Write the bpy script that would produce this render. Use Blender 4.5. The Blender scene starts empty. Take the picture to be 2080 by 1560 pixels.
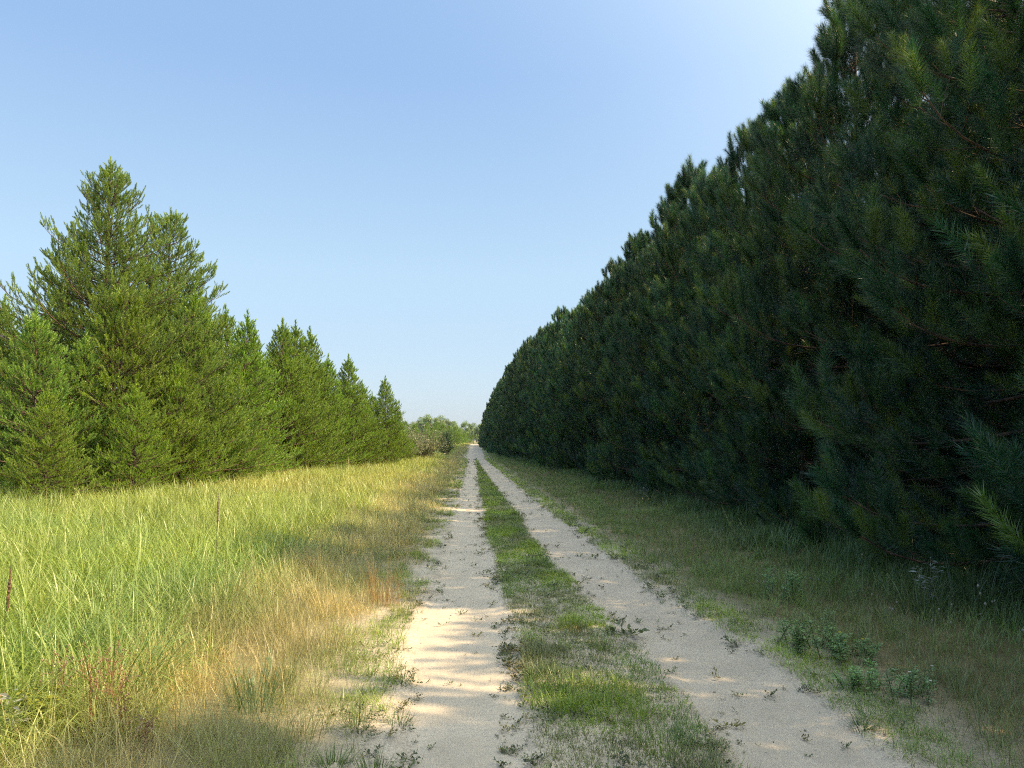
import bpy, math, random
import numpy as np
from mathutils import Vector, Matrix, Quaternion

LOG = __import__('sys').stderr
PI = math.pi
D2R = math.radians
C = bpy.context.scene.collection
sc = bpy.context.scene

# ------------------------------------------------------------------ settings
SUN_ELEV = 46.0      # degrees
SUN_AZ = -13.0        # degrees from +X towards +Y (negative: a little behind the camera)
SUN_STRENGTH = 2.75
SKY_STRENGTH = 0.148
AUREOLE = (8.6, 8.3, 6.2, 1)
EXPOSURE = 1.6
HAZE = 0.0001
CAM_H = 1.6

# ------------------------------------------------------------------ helpers
def tag(o, label=None, cat=None, group=None, kind=None):
    if label: o['label'] = label
    if cat: o['category'] = cat
    if group: o['group'] = group
    if kind: o['kind'] = kind
    return o

def empty(name, loc=(0, 0, 0), rz=0.0, s=1.0):
    o = bpy.data.objects.new(name, None)
    o.empty_display_size = 0.2
    o.location = loc
    o.rotation_euler = (0, 0, rz)
    o.scale = (s, s, s)
    C.objects.link(o)
    return o

def copy_tree(o, loc, rz, s):
    c = o.copy(); C.objects.link(c)
    c.location = loc; c.rotation_euler = (0, 0, rz); c.scale = (s, s, s)
    for ch in list(o.children):
        d = ch.copy(); C.objects.link(d); d.parent = c
    return c

class Acc:
    """Collects triangles with a colour per vertex, links them as one mesh object."""
    def __init__(self):
        self.v = []; self.f = []; self.c = []; self.n = 0
    def add(self, v, f, c):
        v = np.asarray(v, np.float32).reshape(-1, 3); f = np.asarray(f, np.int64).reshape(-1, 3)
        c = np.asarray(c, np.float32)
        if c.ndim == 1: c = np.repeat(c[None, :], len(v), 0)
        self.v.append(v); self.f.append(f + self.n); self.c.append(c); self.n += len(v)
    def mesh(self, name, mat, smooth=False):
        v = np.concatenate(self.v) if self.v else np.zeros((0, 3), np.float32)
        f = np.concatenate(self.f).astype(np.int32) if self.f else np.zeros((0, 3), np.int32)
        c = np.concatenate(self.c) if self.c else np.zeros((0, 3), np.float32)
        me = bpy.data.meshes.new(name)
        me.vertices.add(len(v)); me.vertices.foreach_set('co', v.ravel())
        me.loops.add(len(f) * 3); me.loops.foreach_set('vertex_index', f.ravel())
        me.polygons.add(len(f))
        me.polygons.foreach_set('loop_start', np.arange(0, len(f) * 3, 3, dtype=np.int32))
        me.polygons.foreach_set('use_smooth', np.full(len(f), smooth, dtype=bool))
        a = me.attributes.new('tint', 'FLOAT_COLOR', 'POINT')
        rgba = np.ones((len(v), 4), np.float32); rgba[:, :3] = c
        a.data.foreach_set('color', rgba.ravel())
        me.update(calc_edges=True)
        me.materials.append(mat)
        return me
    def build(self, name, mat, parent=None, smooth=False):
        o = bpy.data.objects.new(name, self.mesh(name, mat, smooth))
        C.objects.link(o)
        if parent: o.parent = parent
        return o

def tube(acc, pts, radii, sides, col):
    pts = [Vector(p) for p in pts]
    n = len(pts); V = []; F = []
    for i, p in enumerate(pts):
        d = (pts[min(i + 1, n - 1)] - pts[max(i - 1, 0)])
        d = d.normalized() if d.length > 1e-9 else Vector((0, 0, 1))
        a = d.cross(Vector((0.31, 0.95, 0.07)))
        if a.length < 1e-3: a = d.cross(Vector((1, 0, 0)))
        a.normalize(); b = d.cross(a)
        for k in range(sides):
            t = 2 * PI * k / sides
            V.append(p + (a * math.cos(t) + b * math.sin(t)) * radii[i])
    for i in range(n - 1):
        for k in range(sides):
            a0 = i * sides + k; a1 = i * sides + (k + 1) % sides
            F.append((a0, a1, a1 + sides)); F.append((a0, a1 + sides, a0 + sides))
    acc.add([tuple(v) for v in V], F, col)

def hash2(ix, iy, seed):
    h = (ix.astype(np.int64) * 374761393 + iy.astype(np.int64) * 668265263 + seed * 1442695041) & 0x7fffffff
    h = ((h ^ (h >> 13)) * 1274126177) & 0x7fffffff
    return ((h ^ (h >> 16)) & 0xffff) / 65535.0
def vnoise(x, y, seed=0):
    x = np.asarray(x, float); y = np.asarray(y, float)
    ix = np.floor(x); iy = np.floor(y); fx = x - ix; fy = y - iy
    fx = fx * fx * (3 - 2 * fx); fy = fy * fy * (3 - 2 * fy)
    a = hash2(ix, iy, seed); b = hash2(ix + 1, iy, seed); c = hash2(ix, iy + 1, seed); d = hash2(ix + 1, iy + 1, seed)
    return a + (b - a) * fx + (c - a) * fy + (a - b - c + d) * fx * fy
def fbm(x, y, seed=0, oct=3):
    s = 0; a = 0.5; t = 0
    for i in range(oct):
        s = s + a * vnoise(np.asarray(x) * 2 ** i, np.asarray(y) * 2 ** i, seed + 17 * i); t += a; a *= 0.5
    return s / t
def sstep(a, b, x):
    t = np.clip((np.asarray(x, float) - a) / (b - a), 0, 1)
    return t * t * (3 - 2 * t)

# ------------------------------------------------------------------ layout of the track (x of its edges along y)
TY = [-12, 2, 3.6, 4.7, 5.9, 7.8, 11.6, 15, 22.5, 36, 50, 62, 80, 141, 330]
TL0 = [-.45, -.43, -.37, -.42, -.52, -.45, -.41, -.40, -.40, -.38, -.45, -.58, -.74, -1.0, -1.1]
TL1 = [.25, .26, .29, .30, .31, .28, .21, .20, .15, .12, .10, .03, .10, .10, .10]
TR0 = [1.30, 1.30, 1.28, 1.33, 1.29, 1.15, .93, .92, .75, .48, .30, .06, .10, .10, .10]
TR1 = [2.10, 2.10, 2.07, 2.12, 2.08, 1.88, 1.78, 1.63, 1.5, 1.2, .95, .75, .9, 1.25, 1.35]
def edge(T, y, seed):
    y = np.asarray(y, float)
    j = 0.10 * (fbm(y * 1.3, y * 0 + seed, seed, 3) - 0.5) + 0.05 * (vnoise(y * 7.0, y * 0 + 3.1, seed + 5) - 0.5)
    return np.interp(y, TY, T) + j * (1 - sstep(40, 70, y))
def edges(y):
    return edge(TL0, y, 1), edge(TL1, y, 2), edge(TR0, y, 3), edge(TR1, y, 4)
def inside(x, y):
    """metres inside a wheel track (negative outside)"""
    a, b, c, d = edges(y)
    return np.maximum(np.minimum(x - a, b - x), np.minimum(x - c, d - x))
def gz(x, y):
    x = np.asarray(x, float); y = np.asarray(y, float)
    a, b, c, d = [np.interp(y, TY, T) for T in (TL0, TL1, TR0, TR1)]
    s = np.maximum(np.minimum(x - a, b - x), np.minimum(x - c, d - x))
    near = 1 - sstep(60, 120, y)
    z = 0.030 * sstep(-0.10, 0.03, -s) - 0.015
    z = z + 0.13 * sstep(0.6, 3.2, -x) + 0.07 * sstep(2.3, 4.2, x)
    z = z + (fbm(x * 0.5, y * 0.5, 11, 2) - 0.5) * 0.10 * sstep(0.3, 2.0, -s) * near
    return z
def treeline(y):
    """x of the left edge of the open meadow"""
    return np.interp(y, [-20, 10, 18, 25, 33, 45, 60, 75, 90, 160, 300], [-13, -12, -10.6, -9.0, -7.8, -5.9, -4.6, -4.6, -9, -11, -13])

def wall(y):
    """x of the trunks of the right front row; the verge narrows in the distance"""
    return np.interp(y, [-12, 10, 27, 36, 50, 64, 90, 115, 170, 300], [6.75, 6.7, 6.55, 6.1, 5.6, 5.0, 4.5, 4.3, 4.0, 3.9])

# ------------------------------------------------------------------ materials
def nmat(name):
    m = bpy.data.materials.new(name); m.use_nodes = True
    nt = m.node_tree; nt.nodes.clear()
    out = nt.nodes.new('ShaderNodeOutputMaterial')
    return m, nt, nt.nodes, nt.links, out

def mat_leaf(name, transl=0.3, gloss=0.06, rough=0.45, objvar=0.25, scale=3.0, var=0.35):
    m, nt, N, L, out = nmat(name)
    at = N.new('ShaderNodeAttribute'); at.attribute_name = 'tint'
    oi = N.new('ShaderNodeObjectInfo')
    tc = N.new('ShaderNodeTexCoord')
    no = N.new('ShaderNodeTexNoise'); no.inputs['Scale'].default_value = scale; no.inputs['Detail'].default_value = 3
    L.new(tc.outputs['Object'], no.inputs['Vector'])
    mr = N.new('ShaderNodeMapRange'); mr.inputs[1].default_value = 0.3; mr.inputs[2].default_value = 0.7
    mr.inputs[3].default_value = 1 - var; mr.inputs[4].default_value = 1 + var
    L.new(no.outputs['Fac'], mr.inputs[0])
    mo = N.new('ShaderNodeMapRange'); mo.inputs[3].default_value = 1 - objvar; mo.inputs[4].default_value = 1 + objvar
    L.new(oi.outputs['Random'], mo.inputs[0])
    mu = N.new('ShaderNodeMath'); mu.operation = 'MULTIPLY'
    L.new(mr.outputs[0], mu.inputs[0]); L.new(mo.outputs[0], mu.inputs[1])
    hs = N.new('ShaderNodeHueSaturation'); L.new(at.outputs['Color'], hs.inputs['Color']); L.new(mu.outputs[0], hs.inputs['Value'])
    mh = N.new('ShaderNodeMapRange'); mh.inputs[3].default_value = 0.494; mh.inputs[4].default_value = 0.508
    L.new(oi.outputs['Random'], mh.inputs[0]); L.new(mh.outputs[0], hs.inputs['Hue'])
    di = N.new('ShaderNodeBsdfDiffuse'); tr = N.new('ShaderNodeBsdfTranslucent'); gl = N.new('ShaderNodeBsdfGlossy')
    gl.inputs['Roughness'].default_value = rough
    L.new(hs.outputs['Color'], di.inputs['Color'])
    h2 = N.new('ShaderNodeHueSaturation'); h2.inputs['Saturation'].default_value = 1.15; h2.inputs['Value'].default_value = 1.1; h2.inputs['Hue'].default_value = 0.49
    L.new(hs.outputs['Color'], h2.inputs['Color']); L.new(h2.outputs['Color'], tr.inputs['Color'])
    m1 = N.new('ShaderNodeMixShader'); m1.inputs[0].default_value = transl
    L.new(di.outputs[0], m1.inputs[1]); L.new(tr.outputs[0], m1.inputs[2])
    m2 = N.new('ShaderNodeMixShader'); m2.inputs[0].default_value = gloss
    L.new(m1.outputs[0], m2.inputs[1]); L.new(gl.outputs[0], m2.inputs[2])
    L.new(m2.outputs[0], out.inputs['Surface'])
    return m

def mat_bark(name, c0, c1, scale=9.0):
    m, nt, N, L, out = nmat(name)
    tc = N.new('ShaderNodeTexCoord')
    mp = N.new('ShaderNodeMapping'); mp.inputs['Scale'].default_value = (1, 1, 0.3)
    L.new(tc.outputs['Object'], mp.inputs['Vector'])
    no = N.new('ShaderNodeTexNoise'); no.inputs['Scale'].default_value = scale; no.inputs['Detail'].default_value = 6
    L.new(mp.outputs[0], no.inputs['Vector'])
    cr = N.new('ShaderNodeValToRGB'); cr.color_ramp.elements[0].color = (*c0, 1); cr.color_ramp.elements[1].color = (*c1, 1)
    cr.color_ramp.elements[0].position = 0.35; cr.color_ramp.elements[1].position = 0.65
    L.new(no.outputs['Fac'], cr.inputs['Fac'])
    b = N.new('ShaderNodeBsdfPrincipled'); b.inputs['Roughness'].default_value = 0.9
    L.new(cr.outputs[0], b.inputs['Base Color'])
    bu = N.new('ShaderNodeBump'); bu.inputs['Strength'].default_value = 0.6; bu.inputs['Distance'].default_value = 0.02
    L.new(no.outputs['Fac'], bu.inputs['Height']); L.new(bu.outputs[0], b.inputs['Normal'])
    L.new(b.outputs[0], out.inputs['Surface'])
    return m

def mat_ground(name, sand=False):
    m, nt, N, L, out = nmat(name)
    tc = N.new('ShaderNodeTexCoord')
    at = N.new('ShaderNodeAttribute'); at.attribute_name = 'tint'
    n1 = N.new('ShaderNodeTexNoise'); n1.inputs['Scale'].default_value = 2.2; n1.inputs['Detail'].default_value = 6; n1.inputs['Roughness'].default_value = 0.65
    n2 = N.new('ShaderNodeTexNoise'); n2.inputs['Scale'].default_value = 70; n2.inputs['Detail'].default_value = 4; n2.inputs['Roughness'].default_value = 0.7
    n3 = N.new('ShaderNodeTexNoise'); n3.inputs['Scale'].default_value = 420; n3.inputs['Detail'].default_value = 2
    for n in (n1, n2, n3): L.new(tc.outputs['Object'], n.inputs['Vector'])
    def mrange(src, a, b, lo, hi):
        r = N.new('ShaderNodeMapRange'); r.inputs[1].default_value = a; r.inputs[2].default_value = b; r.inputs[3].default_value = lo; r.inputs[4].default_value = hi
        L.new(src, r.inputs[0]); return r.outputs[0]
    def mul(a, b):
        q = N.new('ShaderNodeMath'); q.operation = 'MULTIPLY'; L.new(a, q.inputs[0]); L.new(b, q.inputs[1]); return q.outputs[0]
    v = mul(mul(mrange(n1.outputs['Fac'], .3, .7, .86 if sand else .7, 1.1 if sand else 1.2), mrange(n2.outputs['Fac'], .3, .7, .88 if sand else .6, 1.1 if sand else 1.3)),
            mrange(n3.outputs['Fac'], .3, .7, .92, 1.07))
    hs = N.new('ShaderNodeHueSaturation'); L.new(at.outputs['Color'], hs.inputs['Color']); L.new(v, hs.inputs['Value'])
    b = N.new('ShaderNodeBsdfPrincipled'); b.inputs['Roughness'].default_value = 0.95; b.inputs['Specular IOR Level'].default_value = 0.15
    L.new(hs.outputs['Color'], b.inputs['Base Color'])
    wv = N.new('ShaderNodeTexNoise'); wv.inputs['Scale'].default_value = 9; wv.inputs['Detail'].default_value = 5; wv.inputs['Roughness'].default_value = .6
    mp = N.new('ShaderNodeMapping'); mp.inputs['Scale'].default_value = (1, 2.4, 1); L.new(tc.outputs['Object'], mp.inputs['Vector']); L.new(mp.outputs[0], wv.inputs['Vector'])
    td = N.new('ShaderNodeTexWave'); td.wave_type = 'BANDS'; td.bands_direction = 'Y'; td.inputs['Scale'].default_value = 4.2; td.inputs['Distortion'].default_value = 2.2; td.inputs['Detail'].default_value = 2; td.inputs['Detail Scale'].default_value = 2.5
    L.new(tc.outputs['Object'], td.inputs['Vector'])
    tm = mul(td.outputs['Fac'], mrange(n1.outputs['Fac'], .42, .62, 0.0, 1.0))
    b0 = N.new('ShaderNodeBump'); b0.inputs['Strength'].default_value = 1.0 if sand else 0.0; b0.inputs['Distance'].default_value = 0.006
    L.new(tm, b0.inputs['Height'])
    b1 = N.new('ShaderNodeBump'); L.new(b0.outputs[0], b1.inputs['Normal']); b1.inputs['Strength'].default_value = 1.0; b1.inputs['Distance'].default_value = 0.004
    L.new(wv.outputs['Fac'], b1.inputs['Height'])
    b2 = N.new('ShaderNodeBump'); b2.inputs['Strength'].default_value = 1.0; b2.inputs['Distance'].default_value = 0.005
    L.new(n2.outputs['Fac'], b2.inputs['Height']); L.new(b1.outputs[0], b2.inputs['Normal'])
    L.new(b2.outputs[0], b.inputs['Normal'])
    L.new(b.outputs[0], out.inputs['Surface'])
    return m

def mat_plain(name, col, rough=0.7, var=0.15):
    m, nt, N, L, out = nmat(name)
    tc = N.new('ShaderNodeTexCoord')
    no = N.new('ShaderNodeTexNoise'); no.inputs['Scale'].default_value = 6; no.inputs['Detail'].default_value = 4
    L.new(tc.outputs['Object'], no.inputs['Vector'])
    cr = N.new('ShaderNodeValToRGB')
    cr.color_ramp.elements[0].color = (*[c * (1 - var) for c in col], 1); cr.color_ramp.elements[1].color = (*[c * (1 + var) for c in col], 1)
    cr.color_ramp.elements[0].position = .3; cr.color_ramp.elements[1].position = .7
    L.new(no.outputs['Fac'], cr.inputs['Fac'])
    b = N.new('ShaderNodeBsdfPrincipled'); b.inputs['Roughness'].default_value = rough
    L.new(cr.outputs[0], b.inputs['Base Color']); L.new(b.outputs[0], out.inputs['Surface'])
    return m

M_RIGHT = mat_leaf('red_pine_needles', 0.36, 0.07, 0.4, 0.26, 1.2, 0.3)
M_LEFT = mat_leaf('jack_pine_needles', 0.25, 0.05, 0.45, 0.10, 1.2, 0.25)
M_GRASS = mat_leaf('grass_blades', 0.38, 0.05, 0.4, 0.0, 0.8, 0.22)
M_HERB = mat_leaf('herb_leaves', 0.3, 0.05, 0.45, 0.1, 5.0, 0.2)
M_BROAD = mat_leaf('broadleaf_foliage', 0.3, 0.05, 0.5, 0.2, 0.5, 0.3)
M_BARK = mat_bark('pine_bark', (.055, .04, .03), (.16, .10, .07))
M_BARKL = mat_bark('jack_pine_bark', (.05, .038, .03), (.17, .105, .07))
M_DEAD = mat_bark('dead_wood', (.12, .10, .08), (.32, .27, .22), 14)
M_DEADPINE = mat_bark('dead_pine_wood', (.045, .035, .028), (.15, .115, .085), 14)
M_GROUND = mat_ground('ground_soil')
M_SAND = mat_ground('track_sand', True)
M_POLE = mat_plain('weathered_pole', (.34, .31, .27), .85)
M_POLED = mat_plain('dark_pole', (.12, .10, .08), .85)
M_WIRE = mat_plain('wire_metal', (.10, .10, .11), .5)

# ------------------------------------------------------------------ conifers
def shoot_template(rng, n, nl, w, a0, a1, droop=0.0):
    """bottlebrush of needles along +Z, unit length; nl/w are in units of the shoot length"""
    V = np.zeros((n, 3, 3), np.float32)
    t = (np.arange(n) + rng.random(n)) / n
    az = np.arange(n) * 2.39996 + rng.random(n) * 0.8
    ang = a0 + (a1 - a0) * t ** 1.3 + (rng.random(n) - .5) * 0.35
    ln = nl * (0.75 + 0.4 * rng.random(n)) * (0.8 + 0.2 * np.sin(PI * np.clip(t * 1.1, 0, 1)))
    b = np.stack([0 * t, 0 * t, t * 0.92], 1)
    d = np.stack([np.sin(ang) * np.cos(az), np.sin(ang) * np.sin(az), np.cos(ang)], 1)
    side = np.stack([-np.sin(az), np.cos(az), 0 * az], 1)
    roll = rng.random(n) * PI
    up = np.cross(d, side)
    sd = side * np.cos(roll)[:, None] + up * np.sin(roll)[:, None]
    V[:, 0] = b + sd * w * .5
    V[:, 1] = b - sd * w * .5
    V[:, 2] = b + d * ln[:, None]
    return V.reshape(-1, 3)

def bake_shoots(acc, shoots, templates, rng):
    """shoots: list of (pos, dir, length, colour)"""
    if not shoots: return
    P = np.array([s[0] for s in shoots], np.float32); D = np.array([s[1] for s in shoots], np.float32)
    S = np.array([s[2] for s in shoots], np.float32); K = np.array([s[3] for s in shoots], np.float32)
    D /= np.linalg.norm(D, axis=1, keepdims=True) + 1e-9
    r = rng.normal(size=D.shape).astype(np.float32)
    A = np.cross(D, r); A /= np.linalg.norm(A, axis=1, keepdims=True) + 1e-9
    B = np.cross(D, A)
    R = np.stack([A, B, D], 2)                     # columns
    pick = rng.integers(0, len(templates), len(shoots))
    for k, T in enumerate(templates):
        idx = np.nonzero(pick == k)[0]
        if len(idx) == 0: continue
        V = np.einsum('nij,mj->nmi', R[idx], T) * S[idx][:, None, None] + P[idx][:, None, :]
        m = len(T)
        acc.add(V.reshape(-1, 3), np.arange(len(idx) * m).reshape(-1, 3), np.repeat(K[idx], m, 0))

def dvec(az, el):
    return Vector((math.cos(el) * math.cos(az), math.cos(el) * math.sin(az), math.sin(el)))

def conifer(seed, H, prof, z0=0.5, dz=0.5, nb=(4, 6), e_lo=5, e_hi=48, curl=30, var=.25, bsp=.2, bk=.35, bmax=.9, s0=.3,
            ssp=.16, slen=.3, sup=.45, trunk_r=.09, dead_h=0.0, dead_p=0.0, cols=None, thin=1.0, lead=.45, wood=True, bsides=4, sag=8):
    rd = random.Random(seed); rng = np.random.default_rng(seed)
    W = Acc(); DW = Acc(); S = []
    bark = (.1, .07, .05)
    # trunk
    tp = []; n = 12; wx, wy = rd.uniform(-.12, .12), rd.uniform(-.12, .12)
    for i in range(n + 1):
        t = i / n
        tp.append(Vector((wx * math.sin(t * 3.1), wy * math.sin(t * 2.3 + .4) - wy * math.sin(.4), t * H - .15 * (1 - t))))
    tr = [trunk_r * (1 - (i / n)) ** .85 + .006 for i in range(n + 1)]
    tr[0] *= 1.25
    tube(W, tp, tr, 8, bark)
    def axis(z):
        t = min(max(z / H, 0), 1) * n; i = min(int(t), n - 1)
        return tp[i].lerp(tp[i + 1], t - i)
    def colr(k):
        c = cols[min(int(rd.random() ** 1.0 * len(cols)), len(cols) - 1)]
        b = rd.uniform(.8, 1.2)
        return (c[0] * b, c[1] * b, c[2] * b)
    def shoot(p, d, l, u=None):
        if rd.random() > thin: return
        u = sup if u is None else u
        d = (d + Vector((rd.uniform(-.25, .25), rd.uniform(-.25, .25), u + rd.uniform(-.15, .2)))).normalized()
        S.append((tuple(p), tuple(d), l, colr(0)))
    z = z0; rot = rd.random() * 6.28
    while z < H - .25:
        t = z / H; r = prof(z)
        k = rd.randint(*nb); rot += 1.1
        for j in range(k):
            az = rot + 2 * PI * j / k + rd.uniform(-.35, .35)
            e0 = D2R(e_lo + (e_hi - e_lo) * t ** 1.2 + rd.uniform(-8, 8))
            L = max(.18, r * rd.uniform(1 - var, 1 + var * .55) / max(.5, math.cos(e0)))
            zz = z + rd.uniform(-.3, .3) * dz
            p = axis(zz).copy(); pts = [p.copy()]; dirs = []
            m = 7; a = az; wig = rd.uniform(-.25, .25)
            for i in range(m):
                s = (i + .5) / m
                el = e0 + D2R(curl) * s ** 2 - D2R(sag) * math.sin(PI * s)
                a = az + wig * s * s + rd.uniform(-.06, .06)
                d = dvec(a, el); dirs.append(d)
                p = p + d * (L / m); pts.append(p.copy())
            br = .007 + .009 * L
            rad = [br * (1 - .8 * i / m) for i in range(m + 1)]
            if zz < dead_h and rd.random() < dead_p:
                tube(DW, pts, [q * .7 for q in rad], 4, (.2, .17, .14))
                for _ in range(int(L * 6)):
                    s = rd.uniform(.25, 1) * m; i = min(int(s), m - 1)
                    b0 = pts[i].lerp(pts[i + 1], s - i)
                    d = dvec(az + rd.choice((-1, 1)) * rd.uniform(.4, 1.1), rd.uniform(-.5, .5)); l = rd.uniform(.15, .6)
                    q = [b0, b0 + d * l * .5 + Vector((0, 0, rd.uniform(-.03, .03))), b0 + d * l + Vector((0, 0, rd.uniform(-.08, .08)))]
                    tube(DW, q, [.004, .003, .0015], 3, (.2, .17, .14))
                continue
            if wood: tube(W, pts, rad, bsides, bark)
            # side branchlets
            nbl = max(1, int(L * (1 - s0) / bsp)); sg = rd.choice((-1, 1))
            for q in range(nbl):
                s = s0 + (1 - s0) * (q + rd.random() * .8) / nbl
                s = min(s, .97); u = s * m; i = min(int(u), m - 1)
                b0 = pts[i].lerp(pts[i + 1], u - i); d0 = dirs[i]
                sg = -sg
                baz = math.atan2(d0.y, d0.x) + sg * D2R(rd.uniform(32, 62)); bel = math.asin(max(-1, min(1, d0.z))) + D2R(rd.uniform(-14, 22))
                if rd.random() < .22: baz = math.atan2(d0.y, d0.x) + rd.uniform(-.3, .3); bel += D2R(rd.uniform(20, 45))
                bl = min(bmax, (.10 + bk * (1 - s)) * L + .10) * rd.uniform(.65, 1.2)
                nn = 3; pp = b0.copy(); bp = [pp.copy()]; bd = []
                for h in range(nn):
                    d = dvec(baz - sg * .12 * h, bel + D2R(curl) * .35 * h / nn); bd.append(d)
                    pp = pp + d * (bl / nn); bp.append(pp.copy())
                if wood: tube(W, bp, [.0055, .0045, .0035, .002], 3, bark)
                x = .3 * bl; sd = 1
                while x < bl:
                    uu = x / bl * nn; h = min(int(uu), nn - 1)
                    b1 = bp[h].lerp(bp[h + 1], uu - h)
                    sd = -sd
                    sd_az = math.atan2(bd[h].y, bd[h].x) + sd * D2R(rd.uniform(25, 60))
                    shoot(b1, dvec(sd_az, bel + D2R(rd.uniform(-8, 20))), slen * rd.uniform(.6, 1.0))
                    x += ssp * rd.uniform(.75, 1.3)
                shoot(bp[-1], bd[-1], slen * rd.uniform(.85, 1.25))
            shoot(pts[-1], dirs[-1], slen * rd.uniform(1.0, 1.4))
            for _ in range(2):
                shoot(pts[-1], dvec(az + rd.uniform(-.7, .7), e0 + .3), slen * rd.uniform(.7, 1.1))
        z += dz * rd.uniform(.8, 1.2) * (1 - .35 * t)
    top = axis(H)
    S.append((tuple(top - Vector((0, 0, .12))), (rd.uniform(-.06, .06), rd.uniform(-.06, .06), 1), lead, colr(0)))
    S.append((tuple(top - Vector((0, 0, lead * .8))), (0.02, 0, 1), lead, colr(0)))
    for j in range(6):
        a = j * 1.05 + rd.random()
        S.append((tuple(top - Vector((0, 0, rd.uniform(.1, .35)))), tuple(dvec(a, D2R(rd.uniform(45, 70)))), lead * rd.uniform(.5, .85), colr(0)))
    return W, DW, S, rng

def make_conifer(name, kind, mat, bark, tmpl, **kw):
    """an Empty with trunk, crown (and deadwood) children; stays linked as the first of its kind"""
    W, DW, S, rng = conifer(**kw)
    root = empty(name)
    W.build('trunk', bark, root, True)
    A = Acc(); bake_shoots(A, S, tmpl, rng)
    A.build('crown', mat, root)
    if DW.n: DW.build('deadwood', M_DEADPINE, root, True)
    print("TREE", kind, 'shoots', len(S), 'tris', sum(len(f) for f in A.f), file=LOG)
    return root

RC = [(.030, .092, .042), (.040, .114, .046), (.062, .140, .038), (.030, .088, .052), (.115, .185, .042)]
LC = [(.192, .310, .048), (.226, .340, .050), (.166, .290, .054), (.262, .360, .054), (.200, .305, .062)]
LC2 = [(.214, .342, .048), (.242, .366, .050), (.192, .322, .054), (.268, .376, .054)]
YC = [(.225, .335, .038), (.250, .355, .042), (.195, .310, .044), (.270, .360, .048)]
rg = np.random.default_rng(5)
# near / middle / far levels of the long-needled pine's shoot (0.34 m long, 0.13 m needles)
T_RN = [shoot_template(rg, 300, .40, .0095, 1.0, .5) for _ in range(3)]
T_RM = [shoot_template(rg, 110, .40, .025, 1.0, .5) for _ in range(3)]
T_RF = [shoot_template(rg, 24, .42, .11, 1.0, .5) for _ in range(3)]
# short-needled shoots (0.2 m long, 0.05 m needles)
T_LN = [shoot_template(rg, 54, .28, .058, 1.0, .4) for _ in range(3)]
T_LM = [shoot_template(rg, 32, .28, .095, 1.0, .4) for _ in range(3)]
T_LF = [shoot_template(rg, 12, .30, .20, 1.0, .4) for _ in range(3)]

def prof_right(R, H):
    def f(z):
        if z < 2.2: return R * (1.04 - .04 * z / 2.2)
        return R * max(.10, 1 - ((z - 2.2) / (H - 2.0)) ** 1.7)
    return f
def prof_cone(R, H, zb, p=.9):
    def f(z):
        if z < zb: return R * (.75 + .25 * z / zb)
        return R * max(.06, (1 - (z - zb) / (H - zb + .2)) ** p)
    return f

RKW = dict(H=10.2, dz=.44, nb=(6, 7), e_lo=-9, e_hi=42, curl=42, var=.46, bsp=.20, bk=.38, bmax=1.1, s0=.25, ssp=.27, slen=.44, sup=.6,
           trunk_r=.10, cols=RC, lead=.55)
right_near = [make_conifer('pine_tree', 'right near', M_RIGHT, M_BARK, T_RN, seed=101 + i, prof=prof_right(2.4, 10.2), dead_h=2.9, dead_p=(0, .45, 0)[i], z0=.15, **RKW) for i in range(3)]
right_mid = [make_conifer('pine_tree', 'right mid', M_RIGHT, M_BARK, T_RM, seed=131 + i, prof=prof_right(2.35, 10.2), z0=.15, **RKW) for i in range(3)]
RK2 = dict(RKW); RK2.update(wood=False, ssp=.26, bsp=.22)
right_far = [make_conifer('pine_tree', 'right far', M_RIGHT, M_BARK, T_RF, seed=161 + i, prof=prof_right(2.3, 10.2), z0=.15, **RK2) for i in range(2)]
RK3 = dict(RK2); RK3.update(z0=.5, dead_h=2.6, dead_p=.6, wood=True, bsides=3)
right_inner = [make_conifer('pine_tree', 'right inner', M_RIGHT, M_BARK, T_RF, seed=181 + i, prof=prof_right(1.9, 10.0), **RK3) for i in range(2)]

RKS = dict(RKW); RKS.update(H=5.2, e_hi=22)
sun_gap_pine = make_conifer('pine_tree', 'sun_gap_pine', M_RIGHT, M_BARK, T_RM, seed=171, prof=lambda z: 2.2 if z < 3.9 else 1.6, z0=.3, **RKS)  # blunt low crown out of view, shaped so a sun patch reaches the track
def ordinal(n):
    w = 'first second third fourth fifth sixth seventh eighth ninth tenth eleventh twelfth thirteenth fourteenth fifteenth sixteenth seventeenth eighteenth nineteenth twentieth'.split()
    return w[n - 1]

used = set()
def place(proto, x, y, rz, s, label, cat, group, zoff=-.02):
    loc = (x, y, float(gz(x, y)) + zoff)
    if proto.name not in used:
        used.add(proto.name); o = proto
        o.location = loc; o.rotation_euler = (0, 0, rz); o.scale = (s, s, s)
    else:
        o = copy_tree(proto, loc, rz, s)
    return tag(o, label, cat, group)

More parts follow.
